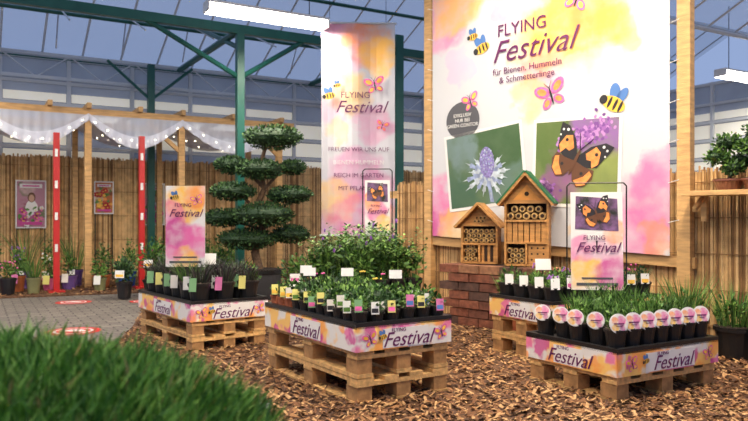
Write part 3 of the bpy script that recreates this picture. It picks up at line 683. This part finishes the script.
# ---------------------------------------------------------------- red posts and posters at left
for (x,y,h) in ((-4.22,9.30,2.13),(-3.28,9.88,2.15)):
    mb=MB(); mb.box((x,y,h/2),(.075,.075,h),RED,rz=A30); mb.box((x,y,.02),(.2,.2,.03),RED,rz=A30)
    for k in range(4): mb.box((x+.02,y-.045,.6+k*.42),(.035,.008,.10),WHITE,rz=A30)
    mb.done('red_display_post')
SKIN=mat('print_skin',(.60,.36,.24),.6); LEAFP=mat('print_green',(.10,.24,.05),.6,.4,30)
def poster(t,z,w,h,cols,d=.17,flowers=(MPINK,MMAG,WHITE),person=False):
    p=WP+WD*t+WN*d; root=empty('garden_poster',(p.x,p.y,0),A30); mb=MB()
    mb.box((0,.004,z),(w+.04,.006,h+.04),WHITE)
    m=watercolor('poster_print',[(U(-.4,.4)*w,z+U(-.45,.45)*h,U(.10,.28)*w,random.choice(cols),.95) for _ in range(14)],base=cols[0],dist=.02,nscale=10)
    mb.add([(-w/2,0,z-h/2),(w/2,0,z-h/2),(w/2,0,z+h/2),(-w/2,0,z+h/2)],[(0,1,2,3)],m)
    if person:
        mb.disc((.02*w,-.004,z-.08*h),.22*w,.17*h,WHITE,20); mb.disc((.02*w,-.005,z+.15*h),.14*w,.11*h,BRN,20); mb.disc((.02*w,-.006,z+.13*h),.10*w,.08*h,SKIN,18)
    for i in range(34):
        a,b=U(-.42,.42)*w,z+(U(-.44,-.05) if i%3 or person else U(.05,.3))*h; r=U(.025,.05)
        fm=random.choice(flowers)
        if i%2: mb.disc((a,-.007,b),r,r*.5,LEAFP,10,U(0,3))
        else:
            for k in range(5): mb.disc((a+r*.6*math.cos(k*1.257),-.008,b+r*.6*math.sin(k*1.257)),r*.42,r*.42,fm,8)
            mb.disc((a,-.009,b),r*.25,r*.25,MYEL,8)
    mb.box((0,-.010,z+h*.40),(w*.8,.002,h*.09),WHITE); mb.box((0,-.010,z-h*.42),(w*.8,.002,h*.07),MMAG); mb.box((0,-.012,z+h*.40),(w*.6,.002,h*.03),MMAG)
    mb.cyl((-w/2,.01,.0),(-w/2,.01,z+h/2),.008,.008,STEEL,6); mb.cyl((w/2,.01,0),(w/2,.01,z+h/2),.008,.008,STEEL,6)
    mb.done('poster',root)
poster(.43,1.22,.40,.72,[(.45,.22,.28),(.6,.4,.4),(.12,.2,.06),(.5,.1,.25),(.25,.05,.1)],person=True); poster(1.52,1.34,.27,.5,[(.5,.15,.04),YEL,(.2,.06,.03),(.6,.5,.3)],flowers=(MORG,MYEL,RED)); poster(2.33,1.24,.32,.68,[(.45,.35,.25),(.15,.25,.07),(.5,.2,.3),(.6,.55,.5)],person=True)
# ---------------------------------------------------------------- pots along the left edge
PC=[mat('pot_%s'%n_,c,.35,.12,10) for n_,c in (('blue',(.02,.07,.32)),('terracotta',(.42,.12,.04)),('pink',(.50,.09,.2)),('white',(.6,.58,.54)),('black',(.015,.015,.018)),('violet',(.13,.07,.24)),('olive',(.20,.20,.09)))]
for row in range(3):
    for i in range(11):
        t=-.7+i*.37+row*.12+U(-.05,.05); off=-.55+row*.42
        base=PP+WD*t-WN*off
        x,y=base.x+U(-.04,.04),base.y
        if abs(t-1.1)<.14 and row==1: continue
        if (Vector((x,y,0))-Vector((-4.22,9.3,0))).length<.22 or (Vector((x,y,0))-Vector((-3.28,9.88,0))).length<.22: continue
        r=U(.085,.125); h=U(.15,.24); mb=MB(); mb.pot(x,y,.014,r,h,random.choice(PC))
        kk=R(); hh=U(.12,.24)+row*.14
        if kk<.8: mb.leaves((x,y,.014+h+hh*.5),(r*1.3,r*1.3,hh*.65),170,.045,random.choice((GR,GD,GL)),.3); mb.cyl((x,y,h),(x,y,h+hh*.6),.008,.005,BARK,6)
        else: mb.blades((x,y,.014+h),r*1.4,hh*1.4,70,.008,GR,.6)
        if R()<.3:
            f=random.choice([PKF,WHITE,YLF,PUR])
            for _ in range(12): mb.ell((x+U(-1,1)*r,y+U(-1,1)*r,h+hh*U(.7,1.2)),(.013,.013,.011),f,6,4)
        if R()<.6: tag(mb,(x,y-r-.01,h*.6),.09,.12,random.choice(TC),edge=random.choice([MPINK,MYEL,MORG]))
        mb.done('potted_flower')
for (x,y,h,r) in ((-2.35,8.2,.62,.2),(-1.95,7.9,.55,.2),(-.85,7.75,.55,.22),(-.45,7.6,.5,.2),(-1.45,7.6,.5,.22),(-.05,7.9,.55,.2),(-2.8,8.9,.7,.22),(-2.45,9.6,.8,.22),(.30,7.75,.5,.18),(-3.05,8.55,.5,.16),(-2.0,9.0,.6,.2)):
    mb=MB(); mb.pot(x,y,.014,r*.6,.2,BLACK); mb.cyl((x,y,.2),(x,y,h*.7),.012,.006,BARK,6); mb.leaves((x,y,.2+(h-.2)*.55),(r,r,(h-.2)*.6),420,.05,random.choice((GR,GD,GR)),.25)
    if R()<.6: tag(mb,(x,y-r,h*.55),.11,.09,WHITE,edge=random.choice([MPINK,MYEL]))
    mb.done('potted_shrub')
# ---------------------------------------------------------------- foreground grass in a planter
mb=MB(); mb.box((-.85,1.45,.24),(1.15,.85,.48),BLACK)
c=(-.87,1.45,.43); rad=(.68,.52,.28)
mb.ell(c,(rad[0]*.90,rad[1]*.90,rad[2]*.82),GG[0],28,14)
for _ in range(26000):
    d=Vector((random.gauss(0,1),random.gauss(0,1),abs(random.gauss(0,1)))).normalized()
    k=U(.84,.97)+.05*math.sin(d.x*9)*math.sin(d.y*8)
    p=Vector((c[0]+d.x*rad[0]*k,c[1]+d.y*rad[1]*k,c[2]+d.z*rad[2]*k*.94))
    a=(Vector((d.x*.5,d.y*.5,.9))+Vector((U(-.5,.5),U(-.5,.5),U(-.3,.3)))).normalized(); l=U(.03,.095); w=U(.0013,.0026)
    s2=a.cross(Vector((U(-1,1),U(-1,1),0))).normalized()*w; b2=p+a*l*.55+Vector((U(-.006,.006),U(-.006,.006),0))
    mb.add([p-s2,p+s2,b2+s2,b2-s2,b2+(a+Vector((U(-.3,.3),U(-.3,.3),-.1)))*l*.45],[(0,1,2,3),(3,2,4)],random.choices(GG,(4,4,2.0,.5))[0])
mb.done('planter_of_grass')
# ---------------------------------------------------------------- world, camera
w=bpy.data.worlds.new('dusk'); sc.world=w; w.use_nodes=True; bg=w.node_tree.nodes['Background']
bg.inputs[0].default_value=(.21,.28,.46,1); bg.inputs[1].default_value=1.35
cam=bpy.data.cameras.new('camera'); co=bpy.data.objects.new('camera',cam); sc.collection.objects.link(co); sc.camera=co
cam.sensor_width=36; cam.lens=700/748*36; cam.shift_y=9.5/748
co.location=(0,0,.97); co.rotation_euler=(math.pi/2,0,0); cam.clip_start=.05
cam.dof.use_dof=True; cam.dof.focus_distance=4.6; cam.dof.aperture_fstop=3.2
sc.view_settings.view_transform='Standard'; sc.view_settings.look='None'; sc.view_settings.exposure=.08
